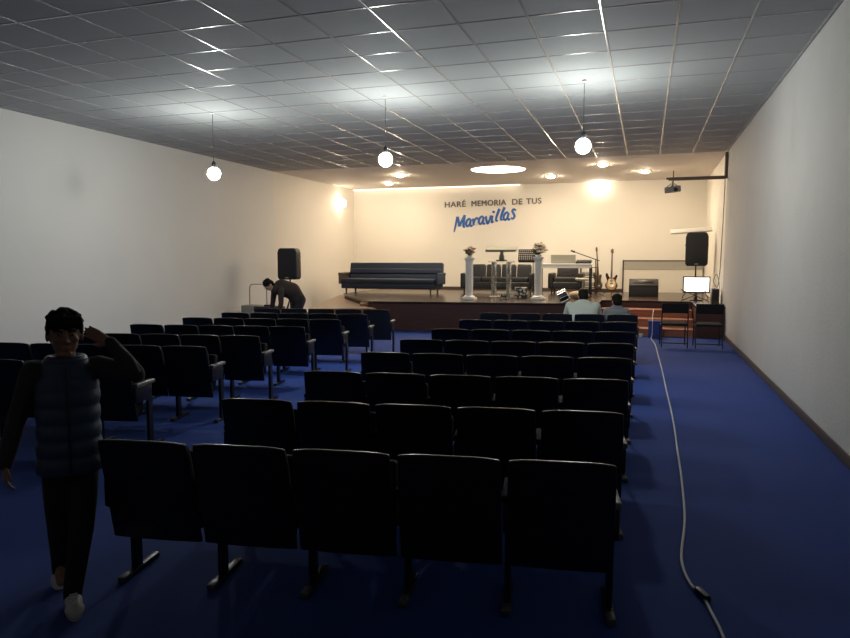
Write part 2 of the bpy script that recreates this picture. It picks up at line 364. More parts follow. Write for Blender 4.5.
for grp in ([0, 1, 2, 3], [4, 5], [6, 7], [8, 9], [10], [11, 12], [13], [14], [15, 16], [17]):
    mb = MB()
    for gi in grp:
        st = STROKES[gi]
        P = cat([stretch(u, v) for u, v, w in st], 8); Wd = cat([(w, 0, 0) for u, v, w in st], 8)
        L, Rr = [], []
        for i, p in enumerate(P):
            d = (P[min(i + 1, len(P) - 1)] - P[max(i - 1, 0)]).normalized(); nn = V((-d.z, 0, d.x)); hw = .030 * Wd[i].x
            L.append(p + nn * hw); Rr.append(p - nn * hw)
        dz = .0012 * (gi - grp[0])
        q4 = [[mb.bm.verts.new(q + V((0, yy - dz, 0))) for q in S_] for S_, yy in ((L, -.006), (Rr, -.006), (L, .006), (Rr, .006))]
        A, B, C_, D = q4
        for i in range(len(P) - 1):
            for a, b in ((A, B), (B, D), (D, C_), (C_, A)): mb.bm.faces.new((a[i], a[i + 1], b[i + 1], b[i]))
        mb.bm.faces.new((A[0], B[0], D[0], C_[0])); mb.bm.faces.new((A[-1], C_[-1], D[-1], B[-1]))
    mb.build('letter', M['letter_blue'], t, smooth=False)

# ------------------------------------------------------------------ theatre chairs
PITCH = .49
def chair_meshes():
    d = {}
    # rear shell: a slightly bowed trapezoid leaning back
    def panel(y0, th, w0, w1, z0, z1, lean, bow, bev, m, name):
        mb = MB(); n = 8; rows = 6; F = []
        for side in (0, 1):
            G = []
            for j in range(rows + 1):
                t = j / rows; z = z0 + (z1 - z0) * t; wd = w0 + (w1 - w0) * t
                if t > .99: wd -= .008
                row = []
                for i in range(n + 1):
                    s_ = i / n * 2 - 1
                    yy = y0 - lean * t + bow * (s_ * s_) + (th if side else 0)
                    zz = z - (.012 * abs(s_) ** 4 if j == rows else 0)
                    row.append(mb.bm.verts.new((s_ * wd / 2, yy, zz)))
                G.append(row)
            F.append(G)
        for side in (0, 1):
            G = F[side]
            for j in range(rows):
                for i in range(n): mb.bm.faces.new((G[j][i], G[j][i + 1], G[j + 1][i + 1], G[j + 1][i]))
        A, B = F
        for j in range(rows):
            for i in (0, n): mb.bm.faces.new((A[j][i], A[j + 1][i], B[j + 1][i], B[j][i]))
        for i in range(n):
            for j in (0, rows): mb.bm.faces.new((A[j][i], A[j][i + 1], B[j][i + 1], B[j][i]))
        if bev:
            bmesh.ops.recalc_face_normals(mb.bm, faces=mb.bm.faces)
            es = [e for e in mb.bm.edges if e.calc_face_angle(0) > .9]
            bmesh.ops.bevel(mb.bm, geom=es, offset=bev, segments=3, profile=.5, affect='EDGES')
        return mb.mesh(name, m, True, 60)
    d['back_shell'] = panel(.12, .022, .488, .474, .28, .83, .12, .012, .007, M['black_shell'], 'back_shell')
    d['backrest'] = panel(.144, .05, .46, .445, .33, .815, .115, .010, .018, M['black_fab'], 'backrest')
    up = MB().box((0, .265, .52), (.43, .09, .38), (math.radians(-12), 0, 0), .03, 3)
    d['seat'] = up.mesh('seat', M['black_fab'])
    dn = MB().box((0, .36, .40), (.43, .42, .09), (math.radians(4), 0, 0), .03, 3)
    d['seat_down'] = dn.mesh('seat', M['black_fab'])
    d['armrest'] = MB().box((0, .25, .605), (.052, .30, .035), None, .012, 3).mesh('armrest', M['grey_plastic'])  # paler armrest for the aisle end: light falling there put into the colour
    d['armrest_shaded'] = MB().box((0, .25, .605), (.05, .29, .035), None, .012, 3).mesh('armrest', M['black_fab'])  # same armrest in black for the other seats: shade put into the colour
    d['support'] = MB().box((0, .22, .52), (.034, .26, .14), None, .01, 2).box((0, .325, .235), (.03, .075, .46), None, .006, 1).mesh('leg', M['black_metal'])
    d['foot'] = MB().box((0, .35, .016), (.045, .34, .032), None, .012, 2).mesh('foot', M['black_metal'])
    d['tip'] = MB().box((0, .215, .017), (.047, .08, .036), None, .012, 2).mesh('foot_cap', M['foot_steel'])
    return d
CM = chair_meshes()
def put(name, me, parent, x=0):
    o = bpy.data.objects.new(name, me); COL.objects.link(o); o.parent = parent; o.location = (x, 0, 0); return o
def make_chair(label, loc, rz, group, down=False, ends=(False, False)):
    t = thing('theatre_chair', label, 'chair', loc, rz, group)
    put('back_shell', CM['back_shell'], t); put('backrest', CM['backrest'], t); put('seat', CM['seat_down' if down else 'seat'], t)
    xs = [-PITCH / 2] + ([PITCH / 2] if ends[1] else [])
    for x in xs:
        put('armrest', CM['armrest' if x > 0 else 'armrest_shaded'], t, x); l = put('leg', CM['support'], t, x)
        f = put('foot', CM['foot'], l); put('foot_cap', CM['tip'], f)
    return t
ROWW = ['nearest', 'second', 'third', 'fourth', 'fifth', 'sixth', 'seventh', 'eighth']
SEATW = ['right end', 'second from right', 'middle', 'second from left', 'left end']
rightY = [2.99, 4.03, 5.14, 6.28, 7.37, 8.54, 9.89, 11.19]
for r, Y in enumerate(rightY):
    for s_ in range(5):
        x = -.08 - PITCH * (s_ + .5) - .012 * s_; sl = .145
        y = Y + sl * (x + .08)
        row = 'row nearest the camera' if r == 0 else ('row closest to the stage' if r == 7 else ROWW[r] + ' row from the camera')
        seat = {0: 'at the right end', 1: 'second from right', 2: 'in the middle', 3: 'second from left', 4: 'at the left end'}[s_]
        lab = 'black theatre chair %s of the right-hand block %s' % (seat, row)
        make_chair(lab, (x, y, 0), math.atan(sl), 'theatre chairs in the right-hand block', r == 7 and s_ in (0, 1), (True, s_ == 0))
leftY = [4.7, 5.8, 6.8, 7.9, 9.0, 10.0, 11.0]
for r, Y in enumerate(leftY):
    for s_ in range(5):
        if r == 0 and s_ > 2: continue          # beyond the frame
        x = -4.2 - PITCH * (s_ + .5); sl = .17
        y = Y + sl * (x + 4.2)
        row = 'row nearest the camera' if r == 0 else ('row closest to the stage' if r == 6 else ROWW[r] + ' row from the camera')
        seat = {0: 'at the aisle end', 1: 'second from aisle', 2: 'third from aisle', 3: 'second from wall end', 4: 'at the wall end'}[s_]
        lab = 'black theatre chair %s of the left-hand block %s' % (seat, row)
        make_chair(lab, (x, y, 0), math.atan(sl), 'theatre chairs in the left-hand block', False, (True, s_ == 0))

# ------------------------------------------------------------------ two stacking chairs by the right wall
def stack_chair(lab, loc, rz):
    t = thing('stacking_chair', lab, 'chair', loc, rz, 'black stacking chairs by the right wall')
    MB().box((0, .01, .765), (.47, .03, .19), (math.radians(8), 0, 0), .012, 3).build('backrest', M['black_fab'], t)
    MB().box((0, .25, .455), (.47, .43, .045), (math.radians(2), 0, 0), .016, 3).build('seat', M['black_fab'], t)
    for s_ in (-1, 1):
        x = s_ * .235
        MB().tube(cat([(x, -.03, .01), (x, .03, .43), (x, .03, .6), (x, -.0, .86)], 5), .012).build('leg', M['black_metal'], t)
        MB().tube(cat([(x, .05, .435), (x, .30, .435), (x, .44, .42), (x, .47, .38), (x, .50, .01)], 4), .012).build('leg', M['black_metal'], t)
    MB().cyl((-.235, -.018, .10), (.235, -.018, .10), .010).build('stretcher', M['black_metal'], t)
    MB().cyl((-.235, .485, .16), (.235, .485, .16), .010).build('stretcher', M['black_metal'], t)
    return t
stack_chair('black stacking chair beside the blue box, farther from right wall', (.56, 13.75, 0), .05)
stack_chair('black stacking chair next to the right wall', (1.17, 13.75, 0), .02)

# ------------------------------------------------------------------ floor things
P = [(.38, 3.22), (.35, 3.42), (.32, 3.59), (.27, 3.71), (.24, 4.02), (.29, 4.66), (.31, 5.52), (.315, 6.5), (.32, 7.59), (.30, 9.2), (.28, 10.99), (.25, 12.6), (.22, 14.15), (.16, 15.0)]
t = thing('extension_cable', 'white cable snaking along the blue aisle carpet', 'cable', (.3, 3.6, 0))
MB().tube(cat([(.40 - .3, 2.9 - 3.6, .009)] + [(x - .3, y - 3.6, .009) for x, y in P] + [(.15 - .3, 15.24 - 3.6, .012), (.17 - .3, 15.30 - 3.6, .1), (.17 - .3, 15.31 - 3.6, .36), (.17 - .3, 15.4 - 3.6, .39), (.17 - .3, 15.8 - 3.6, .40), (.2 - .3, 16.5 - 3.6, .55)], 5), .0085, 8).build('cord', M['cable'], t)
MB().box((.02, -.01, .018), (.034, .11, .034), (0, 0, .45), .010, 3).build('plug', M['black_shell'], t)
t = thing('storage_box', 'blue box in front of the stage steps', 'box', (.225, 15.48, 0))
MB().box((0, 0, .17), (.27, .24, .34), None, .012, 2).build('body', M['blue_bin'], t)
MB().box((0, 0, .352), (.285, .255, .03), None, .01, 2).build('lid', M['blue_bin'], t)
tag(MB().lathe([(.035, 0), (.045, .07), (.042, .07), (.033, .005)], (-.06, 15.5, 0)).build('paper_cup', M['white']), 'small white cup on the carpet at the foot of the steps', 'cup')

# ------------------------------------------------------------------ loudspeakers
def speaker(lab, loc, rz, h, w):
    t = thing('loudspeaker', lab, 'loudspeaker', loc, rz)
    poly = [(-w * .42, 0), (-w * .5, h * .07), (-w * .5, h * .86), (-w * .44, h * .97), (-w * .36, h), (w * .36, h), (w * .44, h * .97), (w * .5, h * .86), (w * .5, h * .07), (w * .42, 0)]
    mtx = Matrix.Rotation(PI / 2, 4, 'X')
    MB().prism(poly, -.30, 0, mtx, .018).build('cabinet', M['black_case'], t)
    MB().prism([(x * .9, h * .5 + (z - h * .5) * .93) for x, z in poly], 0, .014, mtx, .006).build('grille', M['grille'], t)
    for s_ in (-1, 1): MB().box((s_ * w * .49, .16, h * .62), (.03, .12, .05), None, .01).build('handle', M['black_metal'], t)
    MB().box((0, -.017, h * .06), (w * .16, .006, .02), None, .002).build('badge', M['steel'], t)
    return t
def stand(lab, loc, top, base=.45):
    t = thing('speaker_stand', lab, 'stand', loc); z = top - loc[2]
    MB().cyl((0, 0, .12), (0, 0, z), .018).build('pole', M['black_metal'], t)
    MB().lathe([(.03, z * .55), (.035, z * .57), (.035, z * .66), (.03, z * .68)]).build('collar', M['black_metal'], t)
    for k in range(3):
        a = k * 2 * PI / 3 + .4
        MB().tube([(0.02 * math.cos(a), .02 * math.sin(a), z * .6), (base * math.cos(a), base * math.sin(a), .012)], .012).build('leg', M['black_metal'], t)
    return t
speaker('black loudspeaker on a pole by the left wall', (-8.39, 14.9, 1.19), .12, .77, .50)
stand('black tripod pole under the left loudspeaker', (-8.39, 15.05, 0), 1.19)
speaker('black loudspeaker on a pole at the right end of the stage', (1.2, 18.3, 1.52), -.05, .84, .53)
stand('black tripod pole under the right-hand stage loudspeaker', (1.2, 18.45, ST), 1.52, .36)
tag(MB().box((1.06, 18.42, 2.385), (.98, .16, .04), (math.radians(38), math.radians(-4), .1), .008).build('board', M['white']), 'pale board lying across the top of the right loudspeaker', 'board')
for o in bpy.data.objects:
    if o.name == 'board': o.location.z = .02

# ------------------------------------------------------------------ sofas
def sofa(name, lab, loc, rz, w, n, h, fab, arms=True, d=.8):
    t = thing(name, lab, 'sofa', loc, rz)
    MB().box((0, .40, .24), (w, d, .20), None, .03, 3).build('base', fab, t)
    aw = .16 if arms else 0; cw = (w - 2 * aw) / n
    for k in range(n):
        x = -w / 2 + aw + cw * (k + .5)
        MB().box((x, .34, .40), (cw - .015, d - .18, .15), None, .04, 3).build('seat_cushion', fab, t)
        MB().box((x, .70, .40 + (h - .40) / 2), (cw - .03, .20, h - .40), (math.radians(-9), 0, 0), .05, 3, taper=.96).build('back_cushion', fab, t)
    if arms:
        for s_ in (-1, 1): MB().box((s_ * (w / 2 - .07), .38, .37), (.15, d, .45), None, .05, 3).build('armrest', fab, t)
    for sx in (-1, 1):
        for sy in (.06, .74): MB().cyl((sx * (w / 2 - .1), sy, 0), (sx * (w / 2 - .1), sy, .15), .02, .03, 12).build('leg', M['dark_wood'], t)
    return t
# long navy sofa at the left of the stage
t = thing('navy_sofa', 'long navy sofa against the back wall left of the lettering', 'sofa', (-7.08, 18.3, ST), .0)
MB().box((0, .42, .22), (2.9, .8, .16), None, .03, 3).build('base', M['navy'], t)
MB().box((0, .36, .36), (2.86, .7, .14), None, .045, 3).build('seat_cushion', M['navy'], t)
MB().box((0, .76, .60), (2.96, .16, .58), (math.radians(-10), 0, 0), .04, 3, taper=.985).build('backrest', M['navy'], t)
for k in range(2):
    MB().box((0, .655 - .03 * (1 - k), .47 + .17 * k), (2.86, .07, .15), (math.radians(-10), 0, 0), .03, 3).build('back_roll', M['navy'], t)
for s_ in (-1, 1):
    a = MB().box((s_ * 1.50, .40, .42), (.07, .78, .30), None, .03, 3).cyl((s_ * 1.50, .02, .56), (s_ * 1.50, .78, .56), .045, .045, 16)
    a.build('armrest', M['dark_wood'] if s_ < 0 else M['navy'], t)
    for y in (.06, .74): MB().cyl((s_ * 1.30, y, 0), (s_ * 1.30, y, .15), .022, .03, 12).build('leg', M['dark_wood'], t)
sofa('black_sofa', 'black three-cushion sofa behind the clear lectern', (-4.08, 19.3, ST), 0, 2.15, 4, .84, M['blk_leather'])
sofa('black_armchair', 'black armchair behind the white table', (-2.2, 19.9, ST), 0, .98, 1, .80, M['blk_leather'])

# ------------------------------------------------------------------ white pillars with flowers
def pillar(lab, loc, zt, rz=0):
    h = zt - ST; t = thing('pillar_pedestal', lab, 'pedestal', (loc[0], loc[1], ST), rz, 'white flower pedestals at the stage edge')
    MB().lathe([(.095, .08), (.095, h - .08)], seg=32, flute=.07).build('shaft', M['white'], t)
    MB().box((0, 0, .025), (.33, .33, .05), None, .006).lathe([(.15, .05), (.15, .07), (.11, .10)]).build('base', M['white'], t)
    MB().lathe([(.097, h - .09), (.112, h - .05), (.112, h - .03)]).box((0, 0, h - .018), (.24, .24, .036), None, .006).build('capital', M['white'], t)
    return t
pillar('white fluted pedestal at stage edge, left of the lectern', (-4.18, 16.5), 1.73)
pillar('white fluted pedestal at stage edge, right of the music stand', (-2.53, 16.95), 1.745)
def bouquet(lab, loc, s, seed, pet):
    random.seed(seed); t = thing('flower_arrangement', lab, 'flowers', loc)
    MB().lathe([(.04 * s, 0), (.065 * s, .03 * s), (.06 * s, .045 * s), (.03 * s, .04 * s)]).build('bowl', M['white'], t)
    st_, lf, fl = MB(), MB(), MB()
    for k in range(44):
        a = random.uniform(0, 2 * PI); e = random.uniform(.1, 1.5); r = random.uniform(.09, .22) * s
        p = V((math.cos(a) * math.cos(e) * r * .8, math.sin(a) * math.cos(e) * r * .8, .06 * s + math.sin(e) * r))
        st_.tube([(0, 0, .03 * s), p * .6 + V((0, 0, .02 * s)), p], .004, 5)
        if k % 2:
            for j in range(6):
                b = j * PI / 3; fl.ball(p + V((math.cos(b), math.sin(b), .2)) * .025 * s, (.026 * s, .026 * s, .018 * s), None, 8, 5)
            fl.ball(p + V((0, 0, .012 * s)), .02 * s, None, 8, 5)
        else:
            for j in range(3):
                lf.ball(p * (.7 + .15 * j), (.045 * s, .018 * s, .008 * s), (random.uniform(-1, 1), random.uniform(-1, 1), a + j), 8, 5)
    st_.build('stems', M['leaf'], t); lf.build('leaves', M['leaf'], t); fl.build('blossoms', pet, t)
bouquet('small dusty pink flowers on the left white pedestal', (-4.18, 16.5, 1.73), 1.0, 3, M['petal2'])
bouquet('cream flowers on the right white pedestal', (-2.53, 16.95, 1.745), 1.3, 5, M['petal'])

# ------------------------------------------------------------------ lectern, music stand
t = thing('lectern', 'clear acrylic lectern with a tilted tray on the stage', 'lectern', (-3.62, 17.75, ST))
MB().box((0, 0, 1.26), (.80, .36, .03), (math.radians(20), 0, 0), .006).box((0, -.18, 1.225), (.80, .02, .05), (math.radians(20), 0, 0), .004).build('tray', M['frost'], t)
MB().lathe([(.05, .94), (.075, 1.0), (.07, 1.08), (.045, 1.13), (.05, 1.22)]).build('stem', M['frost'], t)
MB().box((0, 0, .93), (.66, .30, .022), None, .004).build('shelf', M['acrylic'], t)
for s_ in (-1, 1): MB().box((s_ * .20, 0, .48), (.09, .28, .89), None, .004).build('side_panel', M['acrylic'], t)
MB().box((0, 0, .02), (.62, .34, .03), None, .006).build('base', M['acrylic'], t)
tag(MB().box((-3.62, 17.75, ST + .965), (.26, .18, .035), None, .005).build('book', M['dark_wood']), 'dark closed book on the lower shelf of the lectern', 'book')
t = thing('music_stand', 'black perforated music stand behind the right pedestal', 'music stand', (-2.83, 18.0, ST))
mb = MB(); z0, z1 = .94, 1.22
for i in range(10):
    mb.box((-.14 + (-.24 + .48 * i / 9) * 1, 0, 0), (.026, .006, .30))
for j in range(7): mb.box((-.14, 0, -.15 + .30 * j / 6), (.50, .006, .028))
o = mb.build('desk', M['black_metal'], t, False); o.location = (0, 0, 1.10); o.rotation_euler = (math.radians(-18), 0, 0)
MB().box((-.14, -.03, .945), (.48, .06, .06), (math.radians(-18), 0, 0), .004).build('ledge', M['black_metal'], t)
MB().cyl((0, .02, .1), (0, .02, 1.12), .012).build('pole', M['black_metal'], t)
for k in range(3):
    a = k * 2 * PI / 3 + .2; MB().tube([(0, .02, .28), (.28 * math.cos(a), .02 + .28 * math.sin(a), .01)], .009).build('leg', M['black_metal'], t)
tag(MB().lathe([(.10, 0), (.125, .12), (.12, .12), (.095, .01)], (-3.36, 16.95, ST)).build('basket', M['pattern']), 'low patterned basket on the stage floor left of the box', 'basket')
tag(MB().box((-3.05, 17.5, ST + .14), (.32, .26, .27), (0, 0, .15), .01).build('gift_box', M['pattern']), 'black and white patterned box behind the basket', 'box')

# ------------------------------------------------------------------ white table with gear
t = thing('white_table', 'long white table on the stage right of the pedestal', 'table', (-2.08, 18.85, ST))
MB().box((0, 0, .86), (1.42, .62, .045), None, .006).build('tabletop', M['white'], t)
MB().box((0, -.29, .81), (1.40, .02, .10), None, .004).build('front_apron', M['white'], t)
MB().box((0, .02, .80), (1.36, .50, .07), None, .004).build('under_frame', M['black_metal'], t)
for sx in (-1, 1):
    for sy in (-1, 1): MB().box((sx * .67, sy * .26, .385), (.04, .04, .77), None, .004).build('leg', M['black_metal'], t)
t = thing('laptop', 'open laptop seen from behind on the white table', 'laptop', (-2.13, 18.78, ST + .883))
MB().box((0, .08, .011), (.64, .24, .02), None, .004).build('keyboard_base', M['laptop'], t)
MB().box((0, -.05, .125), (.66, .014, .22), (math.radians(8), 0, 0), .005).build('screen_lid', M['laptop'], t)
t = thing('mixing_console', 'small black mixing console at the right end of the white table', 'mixer', (-1.59, 18.82, ST + .883))
MB().box((0, .0, .045), (.40, .36, .07), (math.radians(6), 0, 0), .012).build('case', M['black_case'], t)
for i in range(6):
    for j in range(3): MB().cyl((-.15 + .06 * i, -.1 + .1 * j, .08), (-.15 + .06 * i, -.1 + .1 * j, .10), .011, seg=8).build('knob', M['grey_plastic'], t)
t = thing('boom_microphone', 'black microphone boom slanting above the mixing console', 'microphone', (-1.28, 18.8, ST))
MB().cyl((0, 0, .02), (0, 0, 1.0), .012).build('pole', M['black_metal'], t)
MB().tube([(.10, 0, .955), (0, 0, .99), (-.55, -.02, 1.19)], .012).build('boom', M['black_metal'], t)
MB().cyl((-.55, -.02, 1.19), (-.66, -.02, 1.23), .028, .02, 14).build('microphone', M['black_metal'], t)
for k in range(3):
    a = k * 2 * PI / 3; MB().tube([(0, 0, .12), (.26 * math.cos(a), .26 * math.sin(a), .01)], .010).build('leg', M['black_metal'], t)
t = thing('drum_stool', 'round stool with pale seat under the white table', 'stool', (-1.66, 19.35, ST))
MB().lathe([(.17, .40), (.20, .42), (.20, .455), (.17, .475)]).build('seat', M['drumskin'], t)
MB().cyl((0, 0, .1), (0, 0, .40), .02).build('post', M['steel'], t)
for k in range(3):
    a = k * 2 * PI / 3 + .5; MB().tube([(0, 0, .22), (.26 * math.cos(a), .26 * math.sin(a), .012)], .012).build('leg', M['steel'], t)
t = thing('equipment_rack', 'thin metal rack of gear behind the white table', 'rack', (-1.62, 20.85, ST))
for sx in (-1, 1):
    for y in (0, .3): MB().cyl((sx * .24, y, 0), (sx * .24, y, .95), .012).build('post', M['black_metal'], t)
for z in (.15, .45, .75): MB().box((0, .15, z), (.5, .32, .02)).build('shelf', M['black_metal'], t)
for z in (.2, .5): MB().box((0, .15, z + .045), (.4, .26, .12), None, .008).build('gear_case', M['grey_case'], t)

# ------------------------------------------------------------------ guitars
def guitar(name, lab, loc, rz, tilt, body, plate, L, cat_='guitar'):
    t = thing(name, lab, cat_, loc, rz)
    inner = bpy.data.objects
    pts = cat([(0, 0), (.10, .005), (.165, .07), (.17, .15), (.13, .23), (.135, .30), (.165, .37), (.155, .43), (.115, .43), (.07, .37), (.03, .35), (-.03, .35), (-.07, .385), (-.12, .47), (-.16, .47), (-.165, .39), (-.13, .29), (-.125, .22), (-.17, .14), (-.16, .06), (-.09, .005), (0, 0)], 4)[:-1] if False else None
    out = [V((x, z, 0)) for x, z in [(0, 0), (.10, .008), (.165, .07), (.172, .15), (.13, .23), (.135, .30), (.165, .38), (.15, .43), (.115, .42), (.07, .36), (.03, .345), (-.03, .345), (-.07, .38), (-.115, .47), (-.155, .475), (-.168, .40), (-.135, .30), (-.128, .23), (-.172, .15), (-.162, .065), (-.09, .008)]]
    sm = []
    n = len(out)
    for i in range(n):
        a, b, c, d = out[i - 1], out[i], out[(i + 1) % n], out[(i + 2) % n]
        for k in range(3):
            u = k / 3; q = .5 * ((2 * b) + (c - a) * u + (2 * a - 5 * b + 4 * c - d) * u * u + (3 * b - a - 3 * c + d) * u ** 3); sm.append((q.x, q.y))
    R = Matrix.Rotation(PI / 2, 4, 'X'); T = Matrix.Rotation(tilt, 4, 'X')
    X = Matrix.Translation((0, 0, .12)) @ T @ R
    MB().prism(sm, -.022, .022, X, .006).build('body', body, t)
    if plate:
        MB().prism([(-.07, .10), (.08, .09), (.10, .19), (.06, .28), (.03, .33), (-.03, .33), (-.08, .30), (-.09, .2)], .022, .026, X).build('pickguard', plate, t)
    for z in (.17, .24): MB().prism([(-.04, z), (.04, z), (.04, z + .025), (-.04, z + .025)], .026, .036, X).build('pickup', M['black_metal'], t)
    MB().prism([(-.045, .09), (.045, .09), (.045, .115), (-.045, .115)], .022, .036, X).build('bridge', M['chrome'], t)
    MB().prism([(-.028, .30), (.028, .30), (.021, L - .16), (-.021, L - .16)], .018, .036, X, .003).build('neck', M['guitar_neck'], t)
    MB().prism([(-.021, L - .16), (.021, L - .16), (.045, L - .11), (.035, L - .02), (-.005, L), (-.04, L - .06)], .010, .026, X, .003).build('headstock', M['guitar_neck'], t)
    mb = MB()
    for k in range(6): mb.prism([(-.018 + .007 * k, .1), (-.017 + .007 * k, .1), (-.015 + .006 * k, L - .14), (-.016 + .006 * k, L - .14)], .037, .038, X)
    mb.build('strings', M['steel'], t, False)
    for k in range(6):
        mb = MB(); mb.prism([(-.05, L - .13 + .018 * k), (-.032, L - .13 + .018 * k), (-.032, L - .122 + .018 * k), (-.05, L - .122 + .018 * k)], .012, .022, X); mb.build('tuning_peg', M['chrome'], t, False)
def guitar_stand(lab, loc, rz=0):
    t = thing('guitar_stand', lab, 'guitar stand', loc, rz)
    MB().tube([(-.12, -.08, .11), (-.12, .03, .10), (.12, .03, .10), (.12, -.08, .11)], .009).build('cradle', M['black_metal'], t)
    MB().tube([(0, .05, .1), (0, .16, .55)], .009).build('upright', M['black_metal'], t)
    for k, (x, y) in enumerate([(-.22, -.08), (.22, -.08), (0, .30)]): MB().tube([(0, .05, .20), (x, y, .01)], .009).build('leg', M['black_metal'], t)
guitar('electric_guitar', 'sunburst electric guitar with cream face on a stand', (-.93, 20.3, ST), 0, -.12, M['sunburst'], M['cream'], 1.19)
guitar_stand('black stand holding the sunburst guitar', (-.93, 20.33, ST))
guitar('bass_guitar', 'dark guitar turned sideways, left of the sunburst guitar', (-1.30, 20.45, ST), .95, -.10, M['dguitar'], None, 1.24)
guitar_stand('black stand holding the dark guitar', (-1.30, 20.49, ST), .95)

# ------------------------------------------------------------------ amp, board, monitor, tower, projector
t = thing('stage_monitor', 'black wedge stage monitor on the stage, right of the sunburst guitar', 'loudspeaker', (-.04, 19.2, ST), 0)
X = Matrix.Rotation(PI / 2, 4, 'Z') @ Matrix.Rotation(PI / 2, 4, 'X')
MB().prism([(-.02, 0), (.42, 0), (.42, .32), (.22, .47), (.10, .47), (-.04, .30)], -.38, .38, X, .015).build('cabinet', M['black_case'], t)
MB().box((0, -.035, .15), (.68, .016, .27), (math.radians(-4), 0, 0), .006).build('grille', M['grille'], t)
MB().box((0, .02, .40), (.5, .012, .08), (math.radians(-40), 0, 0), .004).build('handle', M['black_metal'], t)
t = thing('display_board', 'low white board with dark edge against the back wall', 'board', (.37, 21.55, ST))
MB().b2((-1.0, 0, 0), (1.22, .05, .68)).build('panel', M['white_board'], t, False)
MB().b2((-1.0, -.012, .68), (1.22, .05, .93)).build('grey_band', M['grey_band'], t, False)
MB().b2((-1.04, -.02, 0), (-1.0, .06, .97), .004).b2((-1.04, -.02, .93), (1.22, .06, .965), .004).build('frame', M['dark_wood'], t)
t = thing('computer_monitor', 'lit white computer monitor below the right loudspeaker', 'monitor', (1.18, 17.7, ST))
MB().box((0, 0, .385), (.62, .035, .40), None, .006).build('bezel', M['black_shell'], t)
MB().box((0, -.0185, .388), (.56, .004, .335)).build('screen', M['screen'], t, False)
MB().box((0, .03, .12), (.06, .03, .22), None, .005).build('neck', M['black_shell'], t)
MB().box((0, .04, .012), (.28, .20, .022), None, .008).build('base', M['black_shell'], t)
t = thing('tower_case', 'dark upright box at the right wall on stage corner', 'box', (1.50, 16.6, ST))
MB().box((0, 0, .17), (.16, .36, .34), None, .008).build('body', M['dark_wood'], t); MB().box((0, -.184, .2), (.12, .006, .22)).build('front_panel', M['black_shell'], t)
t = thing('keyboard_stand', 'thin metal folding stand in front of the lit monitor', 'stand', (1.12, 17.25, ST))
for s_ in (-1, 1):
    MB().tube([(-.3 * s_, 0, .02), (.3 * s_, 0, .28)], .010).build('cross_leg', M['black_metal'], t)
    MB().cyl((.3 * s_, -.14, .02), (.3 * s_, .14, .02), .010).build('foot', M['black_metal'], t)
    MB().cyl((.3 * s_, -.12, .28), (.3 * s_, .12, .28), .010).build('top_rail', M['black_metal'], t)
t = thing('projector', 'pale projector hanging from the wall arm', 'projector', (.52, 16.3, 3.42))
MB().box((0, 0, -.18), (.34, .28, .12), (0, math.radians(-6), 0), .02).build('body', M['grey_case'], t)
MB().cyl((.06, -.13, -.20), (.06, -.19, -.20), .05, .045, 18).build('lens', M['black_shell'], t)
MB().lathe([(.045, -.12), (.045, -.10), (.02, -.09), (.02, .0)]).build('mount', M['taupe'], t)
for s_ in (-1, 1): MB().tube([(s_ * .12, 0, -.12), (s_ * .03, 0, -.05)], .008).build('mount_arm', M['taupe'], t)
t = thing('projector_bracket', 'brown metal arm fixed high on the right wall', 'bracket', (RX, 16.3, 3.45))
MB().box((-.035, 0, .28), (.06, .10, .56), None, .005).build('wall_plate', M['taupe'], t)
MB().box((-.62, 0, .02), (1.18, .07, .07), None, .005).build('arm', M['taupe'], t)
MB().cyl((-1.11, 0, -.03), (-1.11, 0, .20), .014).build('end_post', M['taupe'], t)
MB().box((-1.2, 0, .03), (.12, .12, .04), None, .004).build('end_clamp', M['taupe'], t)
tag(MB().tube(cat([(RX - .05, 16.28, 3.42), (RX - .04, 16.4, 2.9), (RX - .02, 16.8, 2.0), (RX - .03, 16.9, 1.3), (RX - .08, 16.85, 1.05), (RX - .16, 16.8, 1.2), (RX - .1, 16.8, 1.35), (RX - .03, 16.85, 1.1), (RX - .05, 16.8, ST + .01)], 6), .008).build('wall_cable', M['black_cable']), 'dark cable hanging from the wall arm to the stage', 'cable')
# drum lying at the stage edge
t = thing('snare_drum', 'dark chrome-trimmed drum tipped on its side at the stage edge', 'drum', (-1.80, 15.98, ST)); t.rotation_euler = (0, 0, .3)
X = Matrix.Scale(.8, 4) @ Matrix.Translation((0, 0, .185)) @ Matrix.Rotation(math.radians(62), 4, 'Y') @ Matrix.Rotation(.2, 4, 'X')
mb = MB(); mb.lathe([(.16, -.13), (.16, .13)], seg=28); bmesh.ops.transform(mb.bm, matrix=X, verts=mb.bm.verts); mb.build('shell', M['drum'], t)
for z in (-.13, .13):
    mb = MB(); mb.tube([(.168 * math.cos(a * PI / 14), .168 * math.sin(a * PI / 14), z) for a in range(28)], .012, 8, True); bmesh.ops.transform(mb.bm, matrix=X, verts=mb.bm.verts); mb.build('hoop', M['chrome'], t)
    mb = MB(); mb.lathe([(.155, z - .004), (.155, z + .004)]); bmesh.ops.transform(mb.bm, matrix=X, verts=mb.bm.verts); mb.build('drum_skin', M['drumskin'], t)
for k in range(8):
    a = k * PI / 4; mb = MB(); mb.cyl((.175 * math.cos(a), .175 * math.sin(a), -.12), (.175 * math.cos(a), .175 * math.sin(a), .12), .009, seg=8); bmesh.ops.transform(mb.bm, matrix=X, verts=mb.bm.verts); mb.build('lug', M['chrome'], t)
tag(MB().ball((-1.62, 17.6, ST + .10), (.24, .16, .10)).ball((-1.45, 17.62, ST + .08), (.13, .12, .08)).fuse('cloth_bag', M['tan'], voxel=.02), 'tan cloth bag on the stage behind the seated man', 'bag')

